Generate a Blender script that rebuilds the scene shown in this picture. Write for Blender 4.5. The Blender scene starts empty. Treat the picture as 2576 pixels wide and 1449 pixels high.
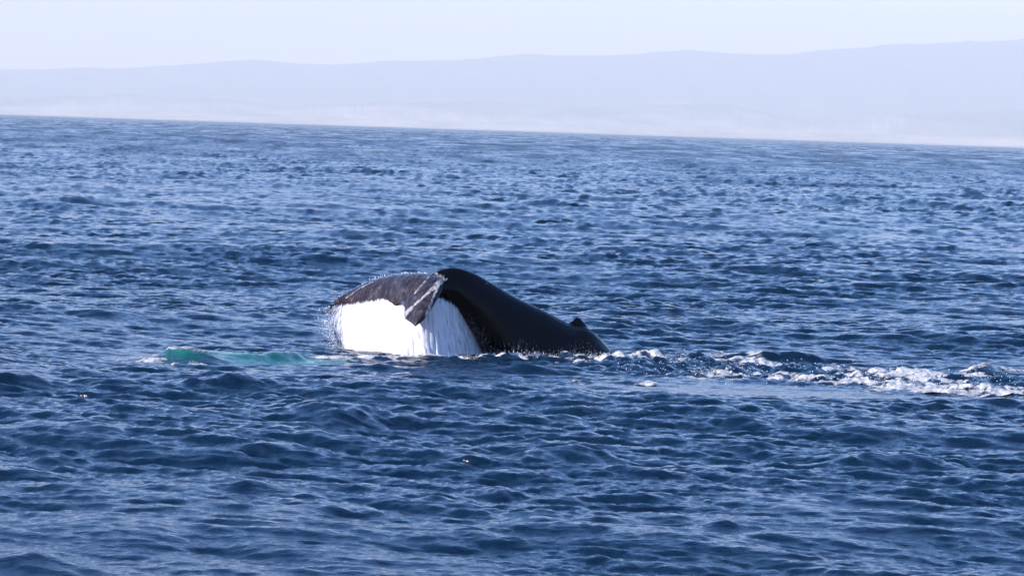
import bpy, math, random
import numpy as np
from mathutils import Vector, Matrix

random.seed(7)
RNG = np.random.default_rng(7)
sc = bpy.context.scene
col = sc.collection

# ------------------------------------------------------------------ camera
CAM_H = 5.0
FPX = 9040.0                      # focal length in pixels of a 2576 px wide frame
HOR = 332.0 - 6.0                 # true horizon row at the frame centre (edge of the sea sits a bit lower)
ROLL = math.radians(1.85)
pitch = math.atan((724.5 - HOR) * math.cos(ROLL) / FPX)
cam_d = bpy.data.cameras.new('camera')
cam = bpy.data.objects.new('camera', cam_d)
col.objects.link(cam)
cam_d.sensor_width = 36.0
cam_d.lens = FPX / 2576.0 * 36.0
cam_d.clip_start = 0.5
cam_d.clip_end = 120000.0
fwd = Vector((0, math.cos(pitch), -math.sin(pitch)))
right0 = Vector((1, 0, 0))
up0 = right0.cross(fwd)
# horizon falls to the right: camera rolled counter-clockwise
right = right0 * math.cos(ROLL) + up0 * math.sin(ROLL)
up = up0 * math.cos(ROLL) - right0 * math.sin(ROLL)
cam.matrix_world = Matrix(((right.x, up.x, -fwd.x, 0), (right.y, up.y, -fwd.y, 0),
                           (right.z, up.z, -fwd.z, CAM_H), (0, 0, 0, 1)))
sc.camera = cam

# ------------------------------------------------------------------ sky, sun, exposure
SUN_EL = math.radians(27)
SUN_AZ = math.radians(-118)        # measured from +Y towards +X: from the left and a little behind the camera
w = bpy.data.worlds.new('World')
sc.world = w
w.use_nodes = True
nt = w.node_tree
nt.nodes.clear()
sky = nt.nodes.new('ShaderNodeTexSky')
sky.sky_type = 'NISHITA'
sky.sun_disc = False
sky.sun_elevation = SUN_EL
sky.sun_rotation = SUN_AZ
sky.altitude = 0
sky.air_density = 1.0
sky.dust_density = 0.45
sky.ozone_density = 6.0
bg = nt.nodes.new('ShaderNodeBackground')
bg.inputs['Strength'].default_value = 0.11
wo = nt.nodes.new('ShaderNodeOutputWorld')
hs = nt.nodes.new('ShaderNodeHueSaturation'); hs.inputs['Saturation'].default_value = 1.24
wb = nt.nodes.new('ShaderNodeMix'); wb.data_type = 'RGBA'; wb.blend_type = 'MULTIPLY'; wb.inputs[0].default_value = 1.0; wb.inputs[7].default_value = (1.34, 0.92, 0.97, 1)
nt.links.new(sky.outputs[0], hs.inputs['Color']); nt.links.new(hs.outputs[0], wb.inputs[6])
nt.links.new(wb.outputs[2], bg.inputs[0])
nt.links.new(bg.outputs[0], wo.inputs[0])
sd = bpy.data.lights.new('sun', 'SUN')
sd.energy = 2.5
sd.angle = math.radians(0.5)
sd.color = (1.0, 0.93, 0.84)
sun = bpy.data.objects.new('sun', sd)
col.objects.link(sun)
sdir = Vector((math.sin(SUN_AZ) * math.cos(SUN_EL), math.cos(SUN_AZ) * math.cos(SUN_EL), math.sin(SUN_EL)))
sun.rotation_euler = sdir.to_track_quat('Z', 'Y').to_euler()
sc.view_settings.view_transform = 'Standard'
sc.view_settings.look = 'None'
sc.view_settings.exposure = 1.8
sc.view_settings.gamma = 1.0
sc.view_settings.use_curve_mapping = False
sc.cycles.volume_bounces = 0

# ------------------------------------------------------------------ helpers
def P(px, py, Y):
    """world point at depth Y seen at pixel px, py of a 2576 px wide picture"""
    d = fwd + right * ((px - 1288.0) / FPX) - up * ((py - 724.5) / FPX)
    t = Y / d.y
    return Vector((d.x * t, Y, CAM_H + d.z * t))

def G(px, py, z=0.0):
    """world point on the level z"""
    d = fwd + right * ((px - 1288.0) / FPX) - up * ((py - 724.5) / FPX)
    t = (z - CAM_H) / d.z
    return (d.x * t, d.y * t)

def tag(o, label=None, cat=None, kind=None, group=None):
    if label: o['label'] = label
    if cat: o['category'] = cat
    if kind: o['kind'] = kind
    if group: o['group'] = group
    return o

def mesh_obj(name, verts, faces, mat, smooth=True, parent=None):
    me = bpy.data.meshes.new(name)
    me.from_pydata([tuple(v) for v in verts], [], faces)
    me.materials.append(mat)
    if smooth:
        me.polygons.foreach_set('use_smooth', [True] * len(me.polygons))
    me.update()
    o = bpy.data.objects.new(name, me)
    col.objects.link(o)
    if parent: o.parent = parent
    return o

def np_mesh(name, V, F, mat, attrs=None):
    me = bpy.data.meshes.new(name)
    n, m = len(V), len(F)
    k = F.shape[1]
    me.vertices.add(n); me.vertices.foreach_set('co', V.astype(np.float32).ravel())
    me.loops.add(m * k); me.loops.foreach_set('vertex_index', F.astype(np.int32).ravel())
    me.polygons.add(m)
    me.polygons.foreach_set('loop_start', np.arange(0, m * k, k, dtype=np.int32))
    me.polygons.foreach_set('use_smooth', np.ones(m, dtype=bool))
    for a, d in (attrs or {}).items():
        at = me.attributes.new(a, 'FLOAT', 'POINT')
        at.data.foreach_set('value', d.astype(np.float32).ravel())
    me.update(calc_edges=True)
    me.materials.append(mat)
    o = bpy.data.objects.new(name, me)
    col.objects.link(o)
    return o

def new_mat(name):
    m = bpy.data.materials.new(name)
    m.use_nodes = True
    t = m.node_tree
    return m, t, t.nodes['Principled BSDF'], t.nodes['Material Output']

def N(t, kind, **kw):
    n = t.nodes.new(kind)
    for k, v in kw.items():
        if k in n.inputs: n.inputs[k].default_value = v
        else: setattr(n, k, v)
    return n

# ------------------------------------------------------------------ the moving sea: band-limited wave tiles
def wave_tile(L, n, lmin, lmax, wind, seed, slope, iso=0.25, power=2.0, tail=4.0):
    r = np.random.default_rng(seed)
    k1 = 2 * np.pi * np.fft.fftfreq(n, L / n)
    kx, ky = np.meshgrid(k1, k1, indexing='xy')
    k = np.hypot(kx, ky); k[0, 0] = 1
    lam = 2 * np.pi / k
    ang = np.arctan2(ky, kx) - wind
    D = iso + (1 - iso) * np.abs(np.cos(ang / 1.0)) ** power
    S = k ** (-tail) * D
    S *= 1 / (1 + np.exp(-(lam - lmin) / (0.12 * lmin))) * 1 / (1 + np.exp((lam - lmax) / (0.15 * lmax)))
    S[0, 0] = 0
    H = np.sqrt(S) * (r.normal(size=(n, n)) + 1j * r.normal(size=(n, n)))
    h = np.fft.ifft2(H).real
    sx = np.fft.ifft2(1j * kx * H).real; sy = np.fft.ifft2(1j * ky * H).real
    s = slope / math.sqrt((sx ** 2 + sy ** 2).mean())
    dx = np.fft.ifft2(1j * kx / k * H).real; dy = np.fft.ifft2(1j * ky / k * H).real
    return (L, n, np.stack([dx * s, dy * s, h * s], -1).astype(np.float32))

def sample(tile, x, y):
    L, n, A = tile
    u = (x / L * n); v = (y / L * n)
    i = np.floor(u).astype(np.int64); j = np.floor(v).astype(np.int64)
    fu = (u - i)[..., None]; fv = (v - j)[..., None]
    i0, i1, j0, j1 = i % n, (i + 1) % n, j % n, (j + 1) % n
    fu = fu.astype(np.float32); fv = fv.astype(np.float32)
    return (A[j0, i0] * (1 - fu) * (1 - fv) + A[j0, i1] * fu * (1 - fv)
            + A[j1, i0] * (1 - fu) * fv + A[j1, i1] * fu * fv)

WIND = math.radians(-108)
T_SWELL = wave_tile(1900.0, 512, 22, 90, math.radians(-97), 21, 0.030, 0.05, 4.0)
T_BIG = wave_tile(390.0, 1024, 1.5, 9, WIND, 3, 0.080, 0.12, 3.0, 3.4)
T_MID = wave_tile(91.0, 1024, 0.36, 1.5, WIND, 11, 0.135, 0.10, 4.0, 3.2)
T_FINE = wave_tile(23.0, 1024, 0.11, 0.36, WIND, 14, 0.145, 0.12, 3.0, 3.7)

def fbm_tile(L, n, seed, tail=1.6, lmax=3.0):
    r = np.random.default_rng(seed)
    k1 = 2 * np.pi * np.fft.fftfreq(n, L / n)
    kx, ky = np.meshgrid(k1, k1); k = np.hypot(kx, ky); k[0, 0] = 1e9
    k0 = 2 * np.pi / lmax
    H = (k ** 2 + k0 ** 2) ** (-tail / 2 - .5) * np.exp(1j * 2 * np.pi * r.random((n, n)))
    h = np.fft.ifft2(H).real; h = (h - h.mean()) / h.std()
    return (L, n, h[..., None].astype(np.float32))
T_FBM = fbm_tile(23.0, 1024, 5, 0.75, 1.6)
T_PATCH = fbm_tile(140.0, 512, 9, 1.3, 10.0)
T_GUST = fbm_tile(900.0, 512, 8, 1.6, 60.0)

def smooth(a, b, x):
    t = np.clip((x - a) / (b - a), 0, 1)
    return t * t * (3 - 2 * t)

def seg_dist(x, y, pts, ysc=1.0):
    """distance to a polyline with a radius interpolated along it, returned as distance / radius"""
    best = np.full(x.shape, 1e9)
    for (x0, y0, r0), (x1, y1, r1) in zip(pts[:-1], pts[1:]):
        dx, dy = x1 - x0, y1 - y0
        t = np.clip(((x - x0) * dx + (y - y0) * dy) / (dx * dx + dy * dy + 1e-9), 0, 1)
        d = np.hypot(x - x0 - t * dx, y - y0 - t * dy) / (r0 + (r1 - r0) * t)
        best = np.minimum(best, d)
    return best

def line(pp):
    """pixel polyline (px, py, thickness in px) -> ground polyline with radius in metres"""
    out = []
    for px, py, th in pp:
        x, y = G(px, py); _, ya = G(px, py - th / 2); _, yb = G(px, py + th / 2)
        out.append((x, y, abs(ya - yb) / 2))
    return out

# single crests that stand out in the photograph: px left, px right, py of the crest, height in metres, front width
CRESTS = [
    (640, 1080, 1084, 0.21, 1.7), (1290, 1560, 1146, 0.20, 0.8), (2060, 2440, 1170, 0.22, 0.9),
    (-60, 230, 1350, 0.22, 0.9), (1180, 1330, 1215, 0.12, 0.5), (400, 720, 1008, 0.17, 0.8),
    (1185, 1420, 930, 0.16, 0.6), (-80, 140, 1003, 0.14, 0.6), (60, 260, 1140, 0.12, 0.5),
    (1850, 2080, 902, 0.20, 0.7), (2380, 2620, 938, 0.17, 0.9), (2050, 2500, 1418, 0.17, 0.9), (1700, 1960, 1285, 0.10, 0.5), (2250, 2440, 1080, 0.10, 0.5), (560, 700, 1200, .09, .5),
    (840, 1200, 1420, 0.14, 0.7), (0, 360, 512, 0.30, 2.5), (880, 1420, 498, 0.30, 3.0), (860, 1100, 925, 0.08, 0.6),
    (1560, 1700, 898, 0.13, 0.5), (2140, 2260, 505, 0.22, 2.0), (-20, 80, 408, .35, 4.0), (1280, 1400, 612, .16, 1.2),
]
crest_geo = []
for a, b, py, h, wd in CRESTS:
    xa, ya = G(a, py + 8); xb, yb = G(b, py + 8)
    cx, cy = (xa + xb) / 2, (ya + yb) / 2
    crest_geo.append((cx, cy, (xb - xa) / 2, h, wd, math.atan2(yb - ya, xb - xa)))

TEAL_LINE = line([(424, 912, 5), (450, 906, 22), (540, 909, 18), (640, 914, 12), (720, 908, 16), (800, 903, 8)])
SLICK = line([(1750, 990, 50), (1950, 985, 60), (2200, 1015, 40)])
WAKE = line([(1225, 905, 10), (1400, 902, 12), (1540, 903, 18), (1650, 912, 34), (1800, 930, 50), (2000, 945, 50),
             (2300, 968, 56), (2700, 985, 60)])
FOAMS = [
    (line([(800, 902, 5), (1000, 904, 5), (1230, 903, 7)]), 1.5),
    (line([(1215, 902, 8), (1400, 901, 10), (1550, 903, 10), (1625, 902, 14)]), 1.0),
    (line([(1540, 912, 14), (1660, 912, 26), (1830, 925, 30), (1960, 905, 18)]), 0.55),
    (line([(1540, 968, 14), (1650, 972, 16)]), 0.5),
    (line([(1760, 953, 6), (1880, 943, 8), (1960, 941, 12), (2060, 957, 13), (2180, 968, 20), (2300, 978, 28),
           (2430, 987, 30), (2580, 991, 26), (2760, 995, 26)]), 1.05),
    (line([(2000, 948, 20), (2200, 952, 22), (2460, 950, 12), (2760, 948, 12)]), 0.6),
    (line([(385, 917, 14), (412, 914, 14)]), 0.75),
    (line([(436, 910, 4), (462, 911, 3)]), 0.40),
    (line([(944, 382, 2.0), (953, 382, 2.0)]), 1.6),
    (line([(920, 1106, 3), (940, 1107, 3)]), 0.6),
]

def surface(x, y, s):
    """displaced sea surface for undisturbed positions x, y sampled at spacing s -> X, Y, Z, dict"""
    X = x.astype(np.float64).copy(); Y = y.astype(np.float64).copy(); Z = np.zeros_like(X)
    dist = np.hypot(x, y)
    wake = 1 - smooth(0.5, 1.25, seg_dist(x, y, WAKE))
    slick = 1 - smooth(0.4, 1.15, seg_dist(x, y, SLICK))
    gust = np.clip(sample(T_GUST, x + 40, y * 0.5)[..., 0], -1.2, 1.0)
    patch = np.clip(1 + 0.42 * sample(T_PATCH, x * 0.8, y * 0.8)[..., 0], 0.55, 1.5)
    near_whale = np.exp(-(((x + 1.5) / 4.5) ** 2 + ((y - 78.0) / 3.5) ** 2))
    out = np.zeros(X.shape + (3,), np.float32)
    def add(tile, lam, amp, ox=0.0, oy=0.0):
        f = 1 - smooth(lam * 0.8, lam * 2.6, s)
        if np.max(f) <= 0: return f
        q = sample(tile, x + ox, y + oy)
        out[...] += q * (amp * f)[..., None]
        return f
    one = 1 + 0.25 * smooth(55, 85, dist) + 2.1 * smooth(80, 380, dist) + 1.5 * smooth(500, 2500, dist)
    calm = 1 - 0.96 * np.exp(-(((x - 3) / 20.0) ** 2 + ((y - 77.0) / 11.0) ** 2) ** 3)
    add(T_SWELL, 40, calm, 300, 120)
    add(T_BIG, 8.0, calm ** 0.6 * (0.88 + 0.12 * one) * (1 - 0.35 * slick) * (1 + 0.10 * gust), 11, 37)
    fm = add(T_MID, 2.0, one * (0.45 + 0.6 * patch) * (1 + 0.15 * gust) * (1 - 0.6 * slick + 0.25 * wake), 3, 5)
    before = out.copy()
    ff = add(T_FINE, 0.25, patch * (1 + 0.20 * gust) * (1 - 0.75 * slick + 1.0 * wake), 1, 2)
    td = 1 - 0.55 * (1 - smooth(1.0, 2.0, seg_dist(x, y, TEAL_LINE)))
    fin_ = (out - before) * td[..., None].astype(np.float32)
    out *= td[..., None].astype(np.float32)
    C = 0.8
    X += -C * out[..., 0] + 0.35 * fin_[..., 0]; Y += -C * out[..., 1] + 0.35 * fin_[..., 1] - 1.25 * (out[..., 2] - fin_[..., 2]); Z += out[..., 2]
    for cx, cy, hw, h, wd, an in crest_geo:
        if abs(cx) > 1e6: continue
        dx = (x - cx); dy = (y - cy)
        lx = dx * math.cos(an) + dy * math.sin(an); ly = -dx * math.sin(an) + dy * math.cos(an)
        ly = ly + 0.22 * np.sin(lx * 1.7 + cx) * wd + 0.18 * (lx / hw) ** 2 * wd
        along = np.exp(-(lx / hw) ** 2 * 1.6) * (1 + 0.15 * np.sin(lx * 4.1 + cy) + 0.06 * np.sin(lx * 9.3 + cx))
        prof = np.where(ly < 0, np.exp(-(np.abs(ly) / (0.42 * wd)) ** 1.5), np.exp(-(np.abs(ly) / (1.2 * wd)) ** 1.1))
        Z += 1.15 * h * along * prof
    # ridge of water; green glow of a pale flipper below is put into its colour
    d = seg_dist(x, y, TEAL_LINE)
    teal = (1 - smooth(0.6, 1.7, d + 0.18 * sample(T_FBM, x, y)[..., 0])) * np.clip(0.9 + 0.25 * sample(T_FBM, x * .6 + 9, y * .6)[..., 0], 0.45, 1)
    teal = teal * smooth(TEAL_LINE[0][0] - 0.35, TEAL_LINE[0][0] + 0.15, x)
    gx, gy = G(468, 914)
    a, b = G(560, 905)
    bump = np.exp(-((x - gx) / 0.75) ** 2) * np.where(y < gy, np.exp(-((y - gy) / 0.55) ** 2), np.exp(-((y - gy) / 0.7) ** 2))
    Z += 0.30 * bump
    tx = np.interp(x, [p[0] for p in TEAL_LINE], [p[1] for p in TEAL_LINE])
    inx = smooth(TEAL_LINE[0][0] - .3, TEAL_LINE[0][0] + .4, x) * (1 - smooth(TEAL_LINE[-1][0] - .6, TEAL_LINE[-1][0], x))
    yy = y - (tx + 0.35)
    Z += 0.17 * inx * np.where(yy < 0, np.exp(-(yy / 0.55) ** 2), np.exp(-(yy / 0.8) ** 2))
    # churned water
    churn = sample(T_FBM, x * 1.0 + 3, y * 1.0)[..., 0]
    Z += wake * 0.05 * churn * (1 - 0.7 * slick)
    return X, Y, Z, dict(teal=teal, slick=slick, wake=wake, far=smooth(70, 900, dist) ** 0.7, fine=1 - ff)

# ------------------------------------------------------------------ materials
# water
M_SEA, t, bs, out = new_mat('sea_water')
bs.inputs['IOR'].default_value = 1.333
geo = N(t, 'ShaderNodeNewGeometry')
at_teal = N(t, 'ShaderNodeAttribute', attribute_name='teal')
at_far = N(t, 'ShaderNodeAttribute', attribute_name='far')
at_slick = N(t, 'ShaderNodeAttribute', attribute_name='slick')
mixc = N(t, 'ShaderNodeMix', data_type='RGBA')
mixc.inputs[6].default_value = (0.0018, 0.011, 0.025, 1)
mixc.inputs[7].default_value = (0.002, 0.105, 0.066, 1)  # submerged flipper's green glow, put into the water's base colour
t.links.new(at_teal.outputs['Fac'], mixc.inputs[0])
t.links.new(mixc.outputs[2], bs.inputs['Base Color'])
rr = N(t, 'ShaderNodeMapRange')
rr.inputs['To Min'].default_value = 0.07; rr.inputs['To Max'].default_value = 0.46
mpg = N(t, 'ShaderNodeMapping'); mpg.inputs['Scale'].default_value = (0.10, 0.012, 1.0)
t.links.new(geo.outputs['Position'], mpg.inputs['Vector'])
ng = N(t, 'ShaderNodeTexNoise', Scale=1.0, Detail=5.0, Roughness=0.7); t.links.new(mpg.outputs[0], ng.inputs['Vector'])
gr = N(t, 'ShaderNodeMapRange'); gr.inputs['From Min'].default_value = 0.36; gr.inputs['From Max'].default_value = 0.66
gr.inputs['To Min'].default_value = 0.2; gr.inputs['To Max'].default_value = 1.0
t.links.new(ng.outputs['Fac'], gr.inputs['Value'])
gm = N(t, 'ShaderNodeMath', operation='MULTIPLY'); t.links.new(gr.outputs[0], gm.inputs[0]); t.links.new(at_far.outputs['Fac'], gm.inputs[1])
t.links.new(gm.outputs[0], rr.inputs['Value'])
t.links.new(rr.outputs[0], bs.inputs['Roughness'])
n1 = N(t, 'ShaderNodeTexNoise', Scale=6.0, Detail=4.0, Roughness=0.65)
mp = N(t, 'ShaderNodeMapping'); mp.inputs['Scale'].default_value = (0.8, 1.25, 1.0)
t.links.new(geo.outputs['Position'], mp.inputs['Vector'])
t.links.new(mp.outputs[0], n1.inputs['Vector'])
b1 = N(t, 'ShaderNodeBump', Strength=0.9, Distance=0.032)
t.links.new(n1.outputs['Fac'], b1.inputs['Height'])
n2 = N(t, 'ShaderNodeTexNoise', Scale=0.9, Detail=3.0, Roughness=0.6)
t.links.new(mp.outputs[0], n2.inputs['Vector'])
b2 = N(t, 'ShaderNodeBump', Distance=0.16)
mf = N(t, 'ShaderNodeMath', operation='MULTIPLY'); mf.inputs[1].default_value = 0.8
t.links.new(at_far.outputs['Fac'], mf.inputs[0])
t.links.new(mf.outputs[0], b2.inputs['Strength'])
t.links.new(n2.outputs['Fac'], b2.inputs['Height'])
t.links.new(b1.outputs[0], b2.inputs['Normal'])
t.links.new(b2.outputs[0], bs.inputs['Normal'])

# foam
M_FOAM, t, bs, out = new_mat('sea_foam')
bs.inputs['Roughness'].default_value = 0.9; bs.inputs['Specular IOR Level'].default_value = 0.1
geo = N(t, 'ShaderNodeNewGeometry')
at = N(t, 'ShaderNodeAttribute', attribute_name='mask')
mpn = N(t, 'ShaderNodeMapping'); mpn.inputs['Scale'].default_value = (0.75, 0.22, 1.0)
t.links.new(geo.outputs['Position'], mpn.inputs['Vector'])
nz = N(t, 'ShaderNodeTexNoise', Scale=16.0, Detail=4.0, Roughness=0.75)
t.links.new(mpn.outputs[0], nz.inputs['Vector'])
cr = N(t, 'ShaderNodeValToRGB')
cr.color_ramp.elements[0].color = (0.20, 0.22, 0.23, 1); cr.color_ramp.elements[0].position = 0.35
cr.color_ramp.elements[1].color = (0.54, 0.52, 0.50, 1); cr.color_ramp.elements[1].position = 0.6
t.links.new(nz.outputs['Fac'], cr.inputs[0]); t.links.new(cr.outputs[0], bs.inputs['Base Color'])
ad = N(t, 'ShaderNodeMath', operation='ADD'); t.links.new(nz.outputs['Fac'], ad.inputs[0]); t.links.new(at.outputs['Fac'], ad.inputs[1])
al = N(t, 'ShaderNodeMapRange'); al.inputs['From Min'].default_value = 0.72; al.inputs['From Max'].default_value = 1.08
t.links.new(ad.outputs[0], al.inputs['Value']); t.links.new(al.outputs[0], bs.inputs['Alpha'])
bm_ = N(t, 'ShaderNodeBump', Strength=0.35, Distance=0.03)
t.links.new(nz.outputs['Fac'], bm_.inputs['Height']); t.links.new(bm_.outputs[0], bs.inputs['Normal'])

# falling water
M_FALL, t, bs, out = new_mat('falling_white_water')
bs.inputs['Base Color'].default_value = (0.50, 0.50, 0.52, 1)
bs.inputs['Roughness'].default_value = 0.5
bs.inputs['Subsurface Weight'].default_value = 0.0
at = N(t, 'ShaderNodeAttribute', attribute_name='cover')
geo = N(t, 'ShaderNodeNewGeometry')
mp = N(t, 'ShaderNodeMapping'); mp.inputs['Scale'].default_value = (15.0, 15.0, 1.6)
t.links.new(geo.outputs['Position'], mp.inputs['Vector'])
nz = N(t, 'ShaderNodeTexNoise', Scale=1.0, Detail=4.0, Roughness=0.6)
t.links.new(mp.outputs[0], nz.inputs['Vector'])
ad = N(t, 'ShaderNodeMath', operation='ADD'); t.links.new(nz.outputs['Fac'], ad.inputs[0]); t.links.new(at.outputs['Fac'], ad.inputs[1])
al = N(t, 'ShaderNodeMapRange'); al.inputs['From Min'].default_value = 0.62; al.inputs['From Max'].default_value = 1.05
t.links.new(ad.outputs[0], al.inputs['Value']); t.links.new(al.outputs[0], bs.inputs['Alpha'])
bm_ = N(t, 'ShaderNodeBump', Strength=0.35, Distance=0.05)
t.links.new(nz.outputs['Fac'], bm_.inputs['Height']); t.links.new(bm_.outputs[0], bs.inputs['Normal'])

M_DROP, t, bs, out = new_mat('water_droplets')
bs.inputs['Base Color'].default_value = (0.8, 0.82, 0.85, 1)
bs.inputs['Roughness'].default_value = 0.3

# whale skin
M_SKIN, t, bs, out = new_mat('wet_whale_skin')
bs.inputs['Roughness'].default_value = 0.27
bs.inputs['Specular IOR Level'].default_value = 0.11
geo = N(t, 'ShaderNodeNewGeometry')
n1 = N(t, 'ShaderNodeTexNoise', Scale=3.0, Detail=5.0, Roughness=0.6)
t.links.new(geo.outputs['Position'], n1.inputs['Vector'])
c1 = N(t, 'ShaderNodeValToRGB')
c1.color_ramp.elements[0].color = (0.0010, 0.0007, 0.0014, 1); c1.color_ramp.elements[0].position = 0.35
c1.color_ramp.elements[1].color = (0.0028, 0.002, 0.0030, 1); c1.color_ramp.elements[1].position = 0.7
t.links.new(n1.outputs['Fac'], c1.inputs[0])
at = N(t, 'ShaderNodeAttribute', attribute_name='fluke')
# mottled grey of the fluke: streaks that run with the draining water
mp = N(t, 'ShaderNodeMapping'); mp.inputs['Scale'].default_value = (9.0, 7.0, 3.5); mp.inputs['Rotation'].default_value = (0, math.radians(20), 0)
t.links.new(geo.outputs['Position'], mp.inputs['Vector'])
n2 = N(t, 'ShaderNodeTexNoise', Scale=1.0, Detail=4.0, Roughness=0.62)
t.links.new(mp.outputs[0], n2.inputs['Vector'])
c2 = N(t, 'ShaderNodeValToRGB')
e = c2.color_ramp.elements
e[0].color = (0.016, 0.012, 0.016, 1); e[0].position = 0.38
e[1].color = (0.11, 0.10, 0.105, 1); e[1].position = 0.78
m_ = e.new(0.57); m_.color = (0.038, 0.031, 0.037, 1)
t.links.new(n2.outputs['Fac'], c2.inputs[0])
mx = N(t, 'ShaderNodeMix', data_type='RGBA')
t.links.new(at.outputs['Fac'], mx.inputs[0]); t.links.new(c1.outputs[0], mx.inputs[6]); t.links.new(c2.outputs[0], mx.inputs[7])
# small pale scars and barnacle spots
vo = N(t, 'ShaderNodeTexVoronoi', Scale=7.0)
t.links.new(geo.outputs['Position'], vo.inputs['Vector'])
sp = N(t, 'ShaderNodeMapRange'); sp.inputs['From Min'].default_value = 0.10; sp.inputs['From Max'].default_value = 0.06
t.links.new(vo.outputs['Distance'], sp.inputs['Value'])
n3 = N(t, 'ShaderNodeTexNoise', Scale=1.4, Detail=1.0)
t.links.new(geo.outputs['Position'], n3.inputs['Vector'])
s3 = N(t, 'ShaderNodeMapRange'); s3.inputs['From Min'].default_value = 0.52; s3.inputs['From Max'].default_value = 0.62
t.links.new(n3.outputs['Fac'], s3.inputs['Value'])
mm = N(t, 'ShaderNodeMath', operation='MULTIPLY'); t.links.new(sp.outputs[0], mm.inputs[0]); t.links.new(s3.outputs[0], mm.inputs[1])
mx2 = N(t, 'ShaderNodeMix', data_type='RGBA'); mx2.inputs[7].default_value = (0.35, 0.33, 0.30, 1)
t.links.new(mm.outputs[0], mx2.inputs[0]); t.links.new(mx.outputs[2], mx2.inputs[6])
af = N(t, 'ShaderNodeAttribute', attribute_name='film')
mpf = N(t, 'ShaderNodeMapping'); mpf.inputs['Scale'].default_value = (26.0, 10.0, 9.0); mpf.inputs['Rotation'].default_value = (0, math.radians(-35), 0)
t.links.new(geo.outputs['Position'], mpf.inputs['Vector'])
nf = N(t, 'ShaderNodeTexNoise', Scale=1.0, Detail=3.0, Roughness=0.6); t.links.new(mpf.outputs[0], nf.inputs['Vector'])
fa = N(t, 'ShaderNodeMath', operation='ADD'); t.links.new(af.outputs['Fac'], fa.inputs[0]); t.links.new(nf.outputs['Fac'], fa.inputs[1])
fr = N(t, 'ShaderNodeMapRange'); fr.inputs['From Min'].default_value = 0.75; fr.inputs['From Max'].default_value = 1.35
t.links.new(fa.outputs[0], fr.inputs['Value'])
mx3 = N(t, 'ShaderNodeMix', data_type='RGBA'); mx3.inputs[7].default_value = (0.62, 0.60, 0.60, 1)
t.links.new(fr.outputs[0], mx3.inputs[0]); t.links.new(mx2.outputs[2], mx3.inputs[6])
# thin vertical trickles and speckles of water on the flank
ad_ = N(t, 'ShaderNodeAttribute', attribute_name='drip')
mpd = N(t, 'ShaderNodeMapping'); mpd.inputs['Scale'].default_value = (30.0, 30.0, 9.0)
t.links.new(geo.outputs['Position'], mpd.inputs['Vector'])
nd = N(t, 'ShaderNodeTexNoise', Scale=1.0, Detail=2.0, Roughness=0.5); t.links.new(mpd.outputs[0], nd.inputs['Vector'])
dr = N(t, 'ShaderNodeMapRange'); dr.inputs['From Min'].default_value = 0.56; dr.inputs['From Max'].default_value = 0.72
t.links.new(nd.outputs['Fac'], dr.inputs['Value'])
dm = N(t, 'ShaderNodeMath', operation='MULTIPLY'); t.links.new(dr.outputs[0], dm.inputs[0]); t.links.new(ad_.outputs['Fac'], dm.inputs[1])
mx4 = N(t, 'ShaderNodeMix', data_type='RGBA'); mx4.inputs[7].default_value = (0.55, 0.55, 0.56, 1)
t.links.new(dm.outputs[0], mx4.inputs[0]); t.links.new(mx3.outputs[2], mx4.inputs[6])
t.links.new(mx4.outputs[2], bs.inputs['Base Color'])
bu = N(t, 'ShaderNodeBump', Strength=0.5, Distance=0.03)
t.links.new(n2.outputs['Fac'], bu.inputs['Height']); t.links.new(bu.outputs[0], bs.inputs['Normal'])

# hills
M_HILL, t, bs, out = new_mat('forest_and_dry_grass')
bs.inputs['Roughness'].default_value = 0.95
bs.inputs['Specular IOR Level'].default_value = 0.0
geo = N(t, 'ShaderNodeNewGeometry')
at = N(t, 'ShaderNodeAttribute', attribute_name='bare')
mp = N(t, 'ShaderNodeMapping'); mp.inputs['Scale'].default_value = (0.0008, 0.0003, 0.004)
t.links.new(geo.outputs['Position'], mp.inputs['Vector'])
n1 = N(t, 'ShaderNodeTexNoise', Scale=1.0, Detail=6.0, Roughness=0.6)
t.links.new(mp.outputs[0], n1.inputs['Vector'])
ad = N(t, 'ShaderNodeMath', operation='ADD'); t.links.new(n1.outputs['Fac'], ad.inputs[0]); t.links.new(at.outputs['Fac'], ad.inputs[1])
c1 = N(t, 'ShaderNodeValToRGB')
c1.color_ramp.elements[0].color = (0.035, 0.05, 0.03, 1); c1.color_ramp.elements[0].position = 0.60
c1.color_ramp.elements[1].color = (0.60, 0.48, 0.36, 1); c1.color_ramp.elements[1].position = 1.0
t.links.new(ad.outputs[0], c1.inputs[0]); t.links.new(c1.outputs[0], bs.inputs['Base Color'])

# ------------------------------------------------------------------ sea sheet
r = [4.0]
while r[-1] < 30: r.append(r[-1] * 1.03)
while r[-1] < 36: r.append(r[-1] * 1.006)
while r[-1] < 110: r.append(r[-1] * 1.00115)
g_ = 1.00115
while r[-1] < 3200:
    g_ = min(g_ + 0.000006, 1.0032)
    r.append(r[-1] * g_)
while r[-1] < 9000: r.append(r[-1] * 1.02)
R_ = np.array(r)
inner = np.linspace(-math.radians(9.6), math.radians(9.6), 600)
outer = np.radians(9.6) + (np.radians(62) - np.radians(9.6)) * (np.linspace(0, 1, 46)[1:] ** 1.8)
A_ = np.concatenate([-outer[::-1], inner, outer])
dA = np.gradient(A_); dR = np.gradient(R_)
x = R_[:, None] * np.sin(A_)[None, :]
y = R_[:, None] * np.cos(A_)[None, :]
s = np.maximum(dR[:, None] * np.ones_like(x), R_[:, None] * dA[None, :])
X, Y, Z, at_ = surface(x, y, s)
nr, nc = X.shape
V = np.stack([X, Y, Z], -1).reshape(-1, 3)
idx = np.arange(nr * nc).reshape(nr, nc)
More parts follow.
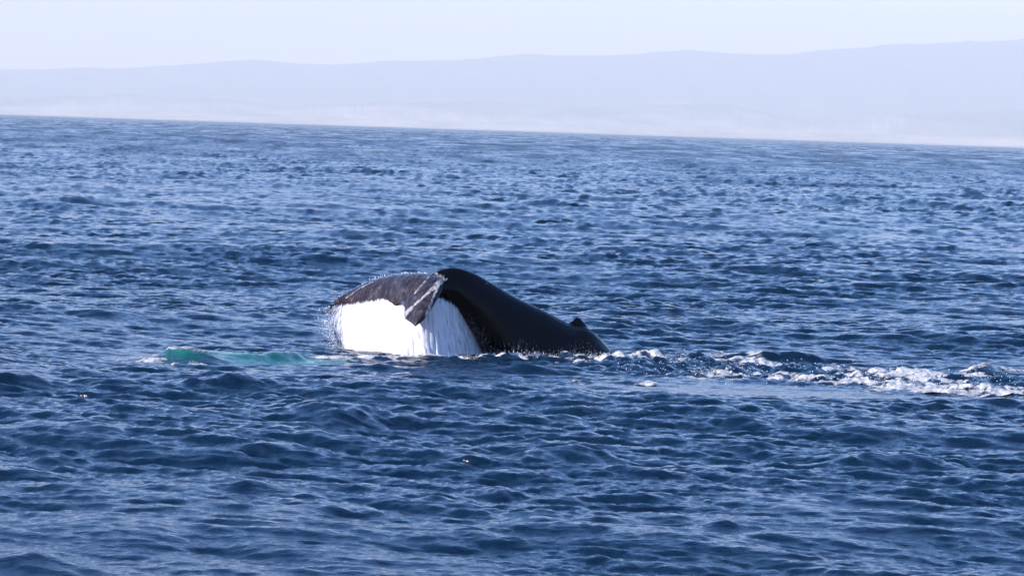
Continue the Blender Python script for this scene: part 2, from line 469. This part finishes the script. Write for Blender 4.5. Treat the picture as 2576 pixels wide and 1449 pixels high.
F = np.stack([idx[:-1, :-1], idx[:-1, 1:], idx[1:, 1:], idx[1:, :-1]], -1).reshape(-1, 4)
print('sea quads', len(F))
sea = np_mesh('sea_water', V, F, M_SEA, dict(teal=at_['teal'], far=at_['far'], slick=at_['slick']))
tag(sea, kind='structure')

# ------------------------------------------------------------------ far coast
prof_px = [(-900, 90), (-300, 100), (0, 109), (300, 122), (450, 137), (640, 153), (780, 146), (1000, 162), (1120, 166), (1300, 189),
           (1500, 192), (1750, 213), (1880, 205), (2000, 214), (2200, 241), (2400, 254), (2576, 267), (2900, 280), (3600, 230)]
def terrain(name, Y0, Y1, prof, seed, rough, cover, nx=1600, ny=26, xmul=1.0):
    rg = np.random.default_rng(seed)
    ppx = np.linspace(prof[0][0], prof[-1][0], nx)
    hh = np.interp(ppx, [p[0] for p in prof], [p[1] for p in prof])
    k = np.ones(15) / 15; hh = np.convolve(np.pad(hh, 7, mode='edge'), k, 'valid')
    nz = np.zeros(nx)
    for f, a in ((9, 1.0), (21, .6), (47, .35), (101, .22), (190, .2), (420, .18), (700, .15)):
        ph = rg.random() * 6.28; nz += a * np.sin(np.linspace(0, 2 * np.pi * f, nx) + ph + 1.3 * np.sin(np.linspace(0, 2 * np.pi * f * .37, nx)))
    hh = hh + rough * nz
    vv = np.linspace(0, 1, ny)
    Yr = Y0 + (Y1 - Y0) * vv
    XX = (ppx[None, :] - 1288) / FPX * Yr[:, None]
    YY = Yr[:, None] * np.ones((1, nx))
    rise = smooth(0, 1, vv) ** 0.9
    ridged = np.zeros((ny, nx))
    for f, a in ((14, .035), (33, .016), (70, .007)):
        ridged += a * np.sin(ppx[None, :] / 2576 * 2 * np.pi * f + 14 * vv[:, None] + rg.random() * 6)
    ZZ = -3 + (hh[None, :] / FPX * Y1 + CAM_H) * np.clip(rise[:, None] + ridged * np.sin(np.pi * vv)[:, None], 0, 1.0)
    # back slope
    XX = np.concatenate([XX, XX[-1:]], 0); YY = np.concatenate([YY, YY[-1:] + 5000], 0); ZZ = np.concatenate([ZZ, ZZ[-1:] * 0 - 20], 0)
    ny += 1
    bare = np.interp(ZZ, [0, 120, 400, 840], [cover, cover * .8, cover * .3, -0.05])
    idx = np.arange(ny * nx).reshape(ny, nx)
    F = np.stack([idx[:-1, :-1], idx[:-1, 1:], idx[1:, 1:], idx[1:, :-1]], -1).reshape(-1, 4)
    o = np_mesh(name, np.stack([XX, YY, ZZ], -1).reshape(-1, 3), F, M_HILL, dict(bare=bare))
    return tag(o, kind='structure')
terrain('mountain_range', 46000, 60000, prof_px, 2, 1.1, 0.12)
terrain('foothills', 39000, 45000, [(-900, 40), (0, 44), (250, 52), (480, 55), (700, 38), (950, 60), (1150, 66), (1400, 60), (1600, 72),
        (1800, 80), (2000, 52), (2200, 60), (2400, 84), (2576, 92), (3600, 60)], 4, 3.0, 0.30)
terrain('coastal_plain', 35000, 38000, [(-900, 14), (200, 16), (600, 12), (1100, 18), (1500, 22), (2000, 16), (2576, 24), (3600, 20)], 6, 1.6, 0.36)

# ------------------------------------------------------------------ the whale
YAW = math.radians(27)
def Yb(px): return 78.75 + (px - 1090) / 113.0 * math.tan(YAW)
lat = Vector((math.sin(YAW), -math.cos(YAW), 0))
st = [((1068, 704), (1074, 736), 0.20), ((1086, 690), (1095, 748), 0.24), ((1110, 678), (1118, 756), 0.27), ((1145, 673), (1140, 774), 0.31), ((1190, 686), (1170, 812), 0.38),
      ((1240, 714), (1203, 858), 0.46), ((1300, 749), (1236, 922), 0.58), ((1370, 782), (1290, 990), 0.72), ((1432, 813), (1350, 1060), 0.84),
      ((1473, 822), (1400, 1100), 0.88), ((1507, 851), (1450, 1130), 0.90), ((1541, 901), (1510, 1160), 0.90), ((1560, 990), (1560, 1200), 0.75), ((1585, 1090), (1590, 1190), 0.35)]
def catmull(pts, n):
    out = []
    for i in range(len(pts) - 1):
        p0 = pts[max(i - 1, 0)]; p1 = pts[i]; p2 = pts[i + 1]; p3 = pts[min(i + 2, len(pts) - 1)]
        for k in range(n):
            u = k / n
            out.append(tuple(0.5 * (2 * b + (c - a) * u + (2 * a - 5 * b + 4 * c - d) * u * u + (3 * b - a - 3 * c + d) * u ** 3)
                             for a, b, c, d in zip(p0, p1, p2, p3)))
    out.append(tuple(pts[-1]))
    return out
flat = [(a[0], a[1], b[0], b[1], w_) for a, b, w_ in st]
rings = catmull(flat, 5)
Vb, Fb = [], []
NR = 28
for tx, ty, bx, by, w_ in rings:
    T = P(tx, ty, Yb(tx)); B = P(bx, by, Yb(bx))
    c = (T + B) / 2; h = (T - B) / 2
    for k in range(NR):
        a = 2 * math.pi * k / NR
        # keeled section: narrower towards the ridge
        ww = w_ * (1 - 0.22 * math.cos(a))
        Vb.append(c + h * math.cos(a) + lat * (ww * math.sin(a)))
for i in range(len(rings) - 1):
    for k in range(NR):
        Fb.append((i * NR + k, i * NR + (k + 1) % NR, (i + 1) * NR + (k + 1) % NR, (i + 1) * NR + k))
Fb.append(tuple(range(NR))[::-1]); Fb.append(tuple((len(rings) - 1) * NR + k for k in range(NR)))

def plate(cols, thick, nv=18, bulge=0.0, wob=0.0):
    """closed lens-shaped blade from a list of (lead point, trail point)"""
    V, F = [], []
    n = len(cols)
    for side in (1, -1):
        for i, (L, T) in enumerate(cols):
            u = i / (n - 1)
            a = cols[min(i + 1, n - 1)]; b = cols[max(i - 1, 0)]
            sp = ((a[0] + a[1]) - (b[0] + b[1])).normalized()
            ch = (T - L); ch = ch.normalized() if ch.length > 1e-6 else Vector((0, 0, -1))
            nm = sp.cross(ch).normalized()
            if nm.z < 0: nm = -nm
            env = (4 * u * (1 - u)) ** 0.5 if n > 2 else 1
            for j in range(nv + 1):
                v = j / nv
                p = L.lerp(T, v)
                th = thick * (0.25 + 0.75 * env) * (math.sin(math.pi * v ** 0.7) ** 0.7 if 0 < v < 1 else 0) * 0.5 + 0.012
                p = p + nm * (side * th + bulge * env * math.sin(math.pi * v))
                V.append(p)
    m = nv + 1
    o = n * m
    for i in range(n - 1):
        for j in range(nv):
            q = (i * m + j, i * m + j + 1, (i + 1) * m + j + 1, (i + 1) * m + j)
            F.append(q); F.append(tuple(o + z for z in q[::-1]))
    for i in range(n - 1):
        for j in (0, nv):
            F.append((i * m + j, (i + 1) * m + j, o + (i + 1) * m + j, o + i * m + j)[::(1 if j == 0 else -1)])
    for i in (0, n - 1):
        for j in range(nv):
            F.append((i * m + j, i * m + j + 1, o + i * m + j + 1, o + i * m + j)[::(-1 if i == 0 else 1)])
    return V, F

fl = [((838, 763, 80.25), (842, 767, 80.2)), ((862, 752, 80.3), (866, 769, 80.0)), ((895, 730, 80.25), (900, 770, 79.6)), ((945, 704, 80.0), (950, 774, 79.1)),
      ((1000, 692, 79.6), (994, 770, 78.6)), ((1046, 691, 79.2), (1012, 758, 78.25)), ((1080, 692, 78.85), (1018, 774, 78.05)),
      ((1112, 702, 78.4), (1016, 796, 77.75)), ((1112, 728, 78.0), (1024, 806, 77.5)), ((1092, 764, 77.6), (1036, 814, 77.3)),
      ((1072, 796, 77.3), (1044, 822, 77.15))]
flk = catmull([a + b for a, b in fl], 5)
cols_f = []
for i, q in enumerate(flk):
    jit = 1.2 * math.sin(i * 1.9) * math.sin(math.pi * i / (len(flk) - 1))
    cols_f.append((P(q[0], q[1], q[2]), P(q[3], q[4] + jit, q[5])))
Vf, Ff = plate(cols_f, 0.20, 16, 0.10)
# dorsal fin: small hooked triangle on a low hump
fin_out = [(1418, 812), (1432, 812), (1441, 807), (1446, 801), (1450, 797), (1456, 799), (1464, 806), (1473, 817), (1484, 832), (1497, 850)]
fin_in = [(1418, 840), (1424, 845), (1430, 850), (1436, 855), (1442, 860), (1448, 865), (1454, 870), (1460, 875), (1466, 880), (1472, 885)]
cols_d = [(P(a[0], a[1], Yb(a[0])), P(b[0], b[1], Yb(b[0]))) for a, b in zip(fin_out, fin_in)]
Vd, Fd = [], []
for side in (1, -1):
    for (a, b) in cols_d:
        for j in range(7):
            v = j / 6
            Vd.append(a.lerp(b, v) + lat * side * (0.02 + 0.15 * v ** 1.1))
m = 7; o_ = len(cols_d) * m
for i in range(len(cols_d) - 1):
    for j in range(6):
        q = (i * m + j, i * m + j + 1, (i + 1) * m + j + 1, (i + 1) * m + j)
        Fd.append(q); Fd.append(tuple(o_ + z for z in q[::-1]))
    for j in (0, 6):
        Fd.append((i * m + j, (i + 1) * m + j, o_ + (i + 1) * m + j, o_ + i * m + j)[::(1 if j == 0 else -1)])
for i in (0, len(cols_d) - 1):
    for j in range(6):
        Fd.append((i * m + j, i * m + j + 1, o_ + i * m + j + 1, o_ + i * m + j)[::(-1 if i == 0 else 1)])

allV = list(Vb); allF = list(Fb)
for V_, F_ in ((Vf, Ff), (Vd, Fd)):
    o0 = len(allV); allV += V_; allF += [tuple(z + o0 for z in f) for f in F_]
tmp = mesh_obj('tmp', allV, allF, M_SKIN)
import bmesh
def to_bm(V_, F_):
    bm = bmesh.new(); vs = [bm.verts.new(v) for v in V_]
    for f in F_:
        try: bm.faces.new([vs[i] for i in f])
        except ValueError: pass
    bmesh.ops.recalc_face_normals(bm, faces=bm.faces); return bm
bm_all = bmesh.new()
for V_, F_ in ((Vb, Fb), (Vf, Ff), (Vd, Fd)):
    b_ = to_bm(V_, F_); mt = bpy.data.meshes.new('t'); b_.to_mesh(mt); b_.free(); bm_all.from_mesh(mt); bpy.data.meshes.remove(mt)
bm_all.to_mesh(tmp.data); bm_all.free()
md = tmp.modifiers.new('r', 'REMESH'); md.mode = 'VOXEL'; md.voxel_size = 0.022; md.use_smooth_shade = True
sm = tmp.modifiers.new('s', 'SMOOTH')
sm.factor = 0.5; sm.iterations = 2
dg = bpy.context.evaluated_depsgraph_get()
me_w = bpy.data.meshes.new_from_object(tmp.evaluated_get(dg))
me_w.name = 'whale'
me_w.materials.clear(); me_w.materials.append(M_SKIN)
bpy.data.objects.remove(tmp)
nv_ = len(me_w.vertices)
co = np.zeros(nv_ * 3, np.float32); me_w.vertices.foreach_get('co', co); co = co.reshape(-1, 3)
fx = P(1090, 700, 78.5).x
flu = (1 - smooth(fx - 0.12, fx + 0.28, co[:, 0] + 0.35 * (co[:, 2] - 1.6)))
RUNS = [([(1124, 702), (1108, 709), (1086, 728), (1060, 752), (1036, 772), (1014, 796)], (3, 6, 4, 3, 4, 5), 0.48),
        ([(1102, 712), (1096, 735), (1086, 758), (1078, 782), (1070, 800)], (5, 3, 5, 5, 3), 0.5),
        ([(1080, 695), (1062, 716), (1042, 740)], (2, 2, 1.5), 0.4), ([(1098, 690), (1112, 700)], (8, 9), 0.38),
        ([(950, 702), (1000, 690), (1040, 688), (1080, 693)], (2, 2, 2, 2), 0.3), ([(870, 750), (905, 725), (950, 702)], (2, 2, 2), 0.35)]
# the runs are laid over the camera-side skin and kept as a mask on the mesh (film of aerated water)
pxv = np.empty((nv_, 2))
rel = co - np.array([0, 0, CAM_H])
R3, U3, F3 = np.array(right), np.array(up), np.array(fwd)
zc = rel @ F3
pxv[:, 0] = 1288 + FPX * (rel @ R3) / zc; pxv[:, 1] = 724.5 - FPX * (rel @ U3) / zc
film = np.zeros(nv_)
nzv = sample(T_FBM, co[:, 0] * 3.0, co[:, 2] * 3.0 + co[:, 1])[..., 0]
for pth, wd_, k_ in RUNS:
    d_ = seg_dist(pxv[:, 0], pxv[:, 1], [(a_[0], a_[1], b_) for a_, b_ in zip(pth, wd_)])
    film = np.maximum(film, k_ * (1 - smooth(0.45, 1.5, d_ + 0.25 * nzv)))
at = me_w.attributes.new('film', 'FLOAT', 'POINT'); at.data.foreach_set('value', film.astype(np.float32))
drip = np.zeros(nv_)
for x0_, x1_, k_ in ((1265, 1320, .8), (1330, 1350, .5), (1410, 1500, .25)):
    drip = np.maximum(drip, k_ * smooth(x0_ - 12, x0_ + 8, pxv[:, 0]) * (1 - smooth(x1_ - 8, x1_ + 12, pxv[:, 0])) * smooth(845, 895, pxv[:, 1]))
drip = np.maximum(drip, 0.55 * np.exp(-((pxv[:, 0] - (1150 + (pxv[:, 1] - 800) * 0.72 + 22)) / 20) ** 2) * smooth(770, 820, pxv[:, 1]) * (pxv[:, 0] > 1120))
at = me_w.attributes.new('drip', 'FLOAT', 'POINT'); at.data.foreach_set('value', drip.astype(np.float32))
at = me_w.attributes.new('fluke', 'FLOAT', 'POINT'); at.data.foreach_set('value', flu.astype(np.float32))
me_w.polygons.foreach_set('use_smooth', [True] * len(me_w.polygons))
whale = bpy.data.objects.new('humpback_whale', me_w)
col.objects.link(whale)
tag(whale, 'black humpback whale arching its back out of the sea with hooked dorsal fin', 'whale')
print('whale faces', len(me_w.polygons))

# ------------------------------------------------------------------ sheet of water pouring off the flukes
#        top (px,py,Y)        belly (px, py, Y)      foot (px, py, Y)   cover top..foot
sh = [((834, 768, 80.1), (818, 820, 79.9), (850, 902, 79.7), -0.10),
      ((838, 766, 80.1), (832, 818, 79.85), (868, 904, 79.5), 0.0),
      ((846, 763, 80.1), (840, 820, 79.8), (878, 905, 79.4), 0.14),
      ((862, 760, 79.95), (856, 825, 79.65), (888, 908, 79.3), 0.34),
      ((880, 757, 79.85), (870, 830, 79.5), (900, 910, 79.1), 0.62),
      ((935, 756, 79.3), (925, 830, 79.0), (930, 915, 78.6), 1.0),
      ((995, 752, 78.7), (990, 830, 78.4), (990, 915, 78.0), 1.0),
      ((1030, 780, 78.35), (1035, 840, 78.1), (1040, 918, 77.75), 1.0),
      ((1058, 760, 78.15), (1068, 840, 77.95), (1078, 918, 77.65), 0.9),
      ((1086, 735, 78.25), (1100, 840, 78.1), (1112, 918, 77.85), 0.62),
      ((1125, 742, 78.65), (1138, 835, 78.55), (1148, 918, 78.35), 0.50),
      ((1165, 780, 79.15), (1180, 850, 79.1), (1190, 915, 79.0), 0.50),
      ((1200, 835, 79.8), (1218, 870, 79.75), (1244, 915, 79.7), 0.45)]
cc = catmull([a + b + c + (d,) for a, b, c, d in sh], 16)
nvs = 60
Vs, Fs, Cv = [], [], []
fb = T_FBM
for i, q in enumerate(cc):
    jt = 1.2 * float(sample(T_FBM, np.array([i * 0.31]), np.array([3.0]))[0, 0]) * (1 if q[0] < 1060 else 0)
    a, b, c = P(q[0], q[1] + jt, q[2]), P(*q[3:6]), P(*q[6:9])
    for j in range(nvs + 1):
        v = j / nvs
        p = a * ((1 - v) * (1 - 2 * v)) + b * (4 * v * (1 - v)) + c * (v * (2 * v - 1))
        n_ = float(sample(fb, np.array([i * 0.10]), np.array([v * 0.35]))[0, 0])
        n2_ = float(sample(fb, np.array([i * 0.03 + 7]), np.array([v * 0.9]))[0, 0])
        off = 0.022 * n_ * (0.3 + v) + 0.03 * n2_ * v + 0.10 * v ** 3
        p = p + Vector((0.12 * off * n2_, -off, 0))
        Vs.append(p)
        cv = q[9]
        Cv.append(cv - 0.85 * max(0.0, 1 - v / 0.13) - (0.12 if q[9] > .6 and j > nvs - 2 else 0))
m = nvs + 1
for i in range(len(cc) - 1):
    for j in range(nvs):
        Fs.append((i * m + j, i * m + j + 1, (i + 1) * m + j + 1, (i + 1) * m + j))
fall = mesh_obj('falling_water', Vs, Fs, M_FALL)
at = fall.data.attributes.new('cover', 'FLOAT', 'POINT'); at.data.foreach_set('value', Cv)
md = fall.modifiers.new('thickness', 'SOLIDIFY'); md.thickness = 0.06; md.offset = 0
tag(fall, 'white sheet of water pouring off the lowered flukes into the sea', 'falling water', kind='stuff')

# ------------------------------------------------------------------ foam draped on the water
def foam_patch(name, label, x0, x1, y0, y1, step, which, ystep=None, bias=0.0):
    ystep = ystep or step
    gx = np.arange(x0, x1, step); gy = np.arange(y0, y1, ystep)
    gx, gy = np.meshgrid(gx, gy)
    X, Y, Z, _ = surface(gx, gy, np.full(gx.shape, max(step, ystep)))
    nz = sample(T_FBM, gx * 0.6, gy)[..., 0]
    nz2 = sample(T_FBM, gx * 1.6 + 5, gy * 2.7)[..., 0]
    m = np.full(gx.shape, -9.0)
    for ln, wgt in [FOAMS[i] for i in which]:
        d = seg_dist(gx, gy, ln)
        m = np.maximum(m, wgt * (1.0 - d ** 1.5) - 0.2)
    nz3 = sample(T_FBM, gx * 0.45 + 2, gy * 0.30 + 8)[..., 0]
    m = m * 0.8 + 0.36 * nz + 0.30 * nz2 + 0.30 * nz3 - 0.30 + bias
    lump = np.clip(m, 0, 1.2)
    Z = Z + 0.004 + 0.014 * lump * (1 + 0.8 * nz2) 
    keep = m > -0.32
    ny, nx = gx.shape
    idx = np.arange(ny * nx).reshape(ny, nx)
    F = np.stack([idx[:-1, :-1], idx[:-1, 1:], idx[1:, 1:], idx[1:, :-1]], -1).reshape(-1, 4)
    kf = keep.ravel()[F].all(axis=1)
    F = F[kf]
    used = np.unique(F); remap = np.full(ny * nx, -1); remap[used] = np.arange(len(used))
    V = np.stack([X, Y, Z], -1).reshape(-1, 3)[used]
    o = np_mesh(name, V, remap[F], M_FOAM, dict(mask=np.clip((m + 0.30) / 1.45, 0, 1).ravel()[used]))
    print(name, len(F))
    return tag(o, label, 'foam', kind='stuff')
foam_patch('wake_foam', 'white churned foam trailing across the sea to the right of the whale', 0.9, 14.5, 71, 83, 0.035, [2, 3, 4, 5], 0.06)
foam_patch('splash_foam', 'line of white foam along the waterline under the whale', -4.4, 3.6, 75.5, 82, 0.03, [0, 1], 0.05, 0.1)
foam_patch('crest_foam', 'small white foam crests beside the green water on the left', -9, -5.5, 71, 78.5, 0.03, [6, 7], 0.05)
gx_, gy_ = G(948, 382)
foam_patch('distant_whitecap', 'tiny distant whitecap far behind the whale', gx_ - 4, gx_ + 4, gy_ - 25, gy_ + 25, 0.25, [8], 0.5, 0.6)

# ------------------------------------------------------------------ droplets
Vp, Fp = [], []
OCT = [Vector(v) for v in ((1, 0, 0), (-1, 0, 0), (0, 1, 0), (0, -1, 0), (0, 0, 1), (0, 0, -1))]
OF = [(0, 2, 4), (2, 1, 4), (1, 3, 4), (3, 0, 4), (2, 0, 5), (1, 2, 5), (3, 1, 5), (0, 3, 5)]
def drop(p, r_, st_=1.0):
    o = len(Vp)
    for v in OCT: Vp.append(p + Vector((v.x * r_, v.y * r_, v.z * r_ * st_)))
    Fp.extend([tuple(z + o for z in f) for f in OF])
R = random.Random(3)
for _ in range(2600):      # mist: droplets finer than the eye separates, left of the sheet, at its foot and below its upper edge
    k = R.random()
    if k < 0.55:
        v = R.random() ** 0.8
        drop(P(842 - 18 * math.sin(math.pi * v) + 32 * v ** 2 - abs(R.gauss(0, 17)) + 8, 768 + 132 * v, 79.6 + R.uniform(-.4, .4)), R.uniform(.002, .0048), R.uniform(1, 3))
    elif k < 0.8:
        drop(P(R.uniform(835, 1225), 899 - abs(R.gauss(0, 7)), 77.3 + R.uniform(-.2, .2)), R.uniform(.002, .006), 1.2)
    else:
        x_ = R.uniform(1225, 1540); drop(P(x_, 896 - abs(R.gauss(0, 6)), Yb(x_) - 1.1), R.uniform(.002, .005), 1.5)
for _ in range(90):        # fringe left of the sheet
    v = R.random()
    x_ = 838 - 22 * math.sin(math.pi * min(1, v * .9)) + 36 * v ** 2 + R.gauss(0, 13)
    drop(P(x_, 765 + 132 * v, 79.8 + R.uniform(-.3, .3)), R.uniform(.004, .013), R.uniform(1, 2.5))
for _ in range(350):       # thrown off the upper edge of the far fluke
    i = R.randrange(5, 30); q = flk[i]
    drop(P(q[0] + R.gauss(0, 4), q[1] - abs(R.gauss(0, 3.5)) + 1, q[2]), R.uniform(.004, .012), R.uniform(1, 2))
for _ in range(220):       # foot of the body
    x_ = R.uniform(1225, 1535)
    drop(P(x_, 900 - abs(R.gauss(0, 5)) - (10 * R.random() if 1240 < x_ < 1360 else 0), Yb(x_) - 1.2), R.uniform(.004, .012), R.uniform(1, 2))
for _ in range(500):       # over the wake
    x_ = R.uniform(1550, 2570); yy = 925 + (x_ - 1550) * 0.05 + R.gauss(0, 14)
    g = G(x_, yy); drop(Vector((g[0], g[1], abs(R.gauss(0.05, .08)))), R.uniform(.005, .014))
spray = mesh_obj('water_spray', Vp, Fp, M_DROP)
tag(spray, 'fine white droplets flying off the flukes and over the wake', 'spray', kind='stuff')

# ------------------------------------------------------------------ haze
M_HAZE = bpy.data.materials.new('haze'); M_HAZE.use_nodes = True
t = M_HAZE.node_tree; t.nodes.clear()
pv = t.nodes.new('ShaderNodeVolumePrincipled')
pv.inputs['Color'].default_value = (0.92, 0.97, 0.97, 1)
pv.inputs['Density'].default_value = 0.000045
pv.inputs['Anisotropy'].default_value = 0.0
ou = t.nodes.new('ShaderNodeOutputMaterial'); t.links.new(pv.outputs[0], ou.inputs['Volume'])
x0, x1, y0, y1, z0, z1 = -40000, 40000, -3000, 68000, -60, 2300
hv = [(a, b, c) for c in (z0, z1) for b in (y0, y1) for a in (x0, x1)]
hf = [(0, 2, 3, 1), (4, 5, 7, 6), (0, 1, 5, 4), (2, 6, 7, 3), (0, 4, 6, 2), (1, 3, 7, 5)]
hz = mesh_obj('haze', hv, hf, M_HAZE, smooth=False)
tag(hz, kind='stuff')
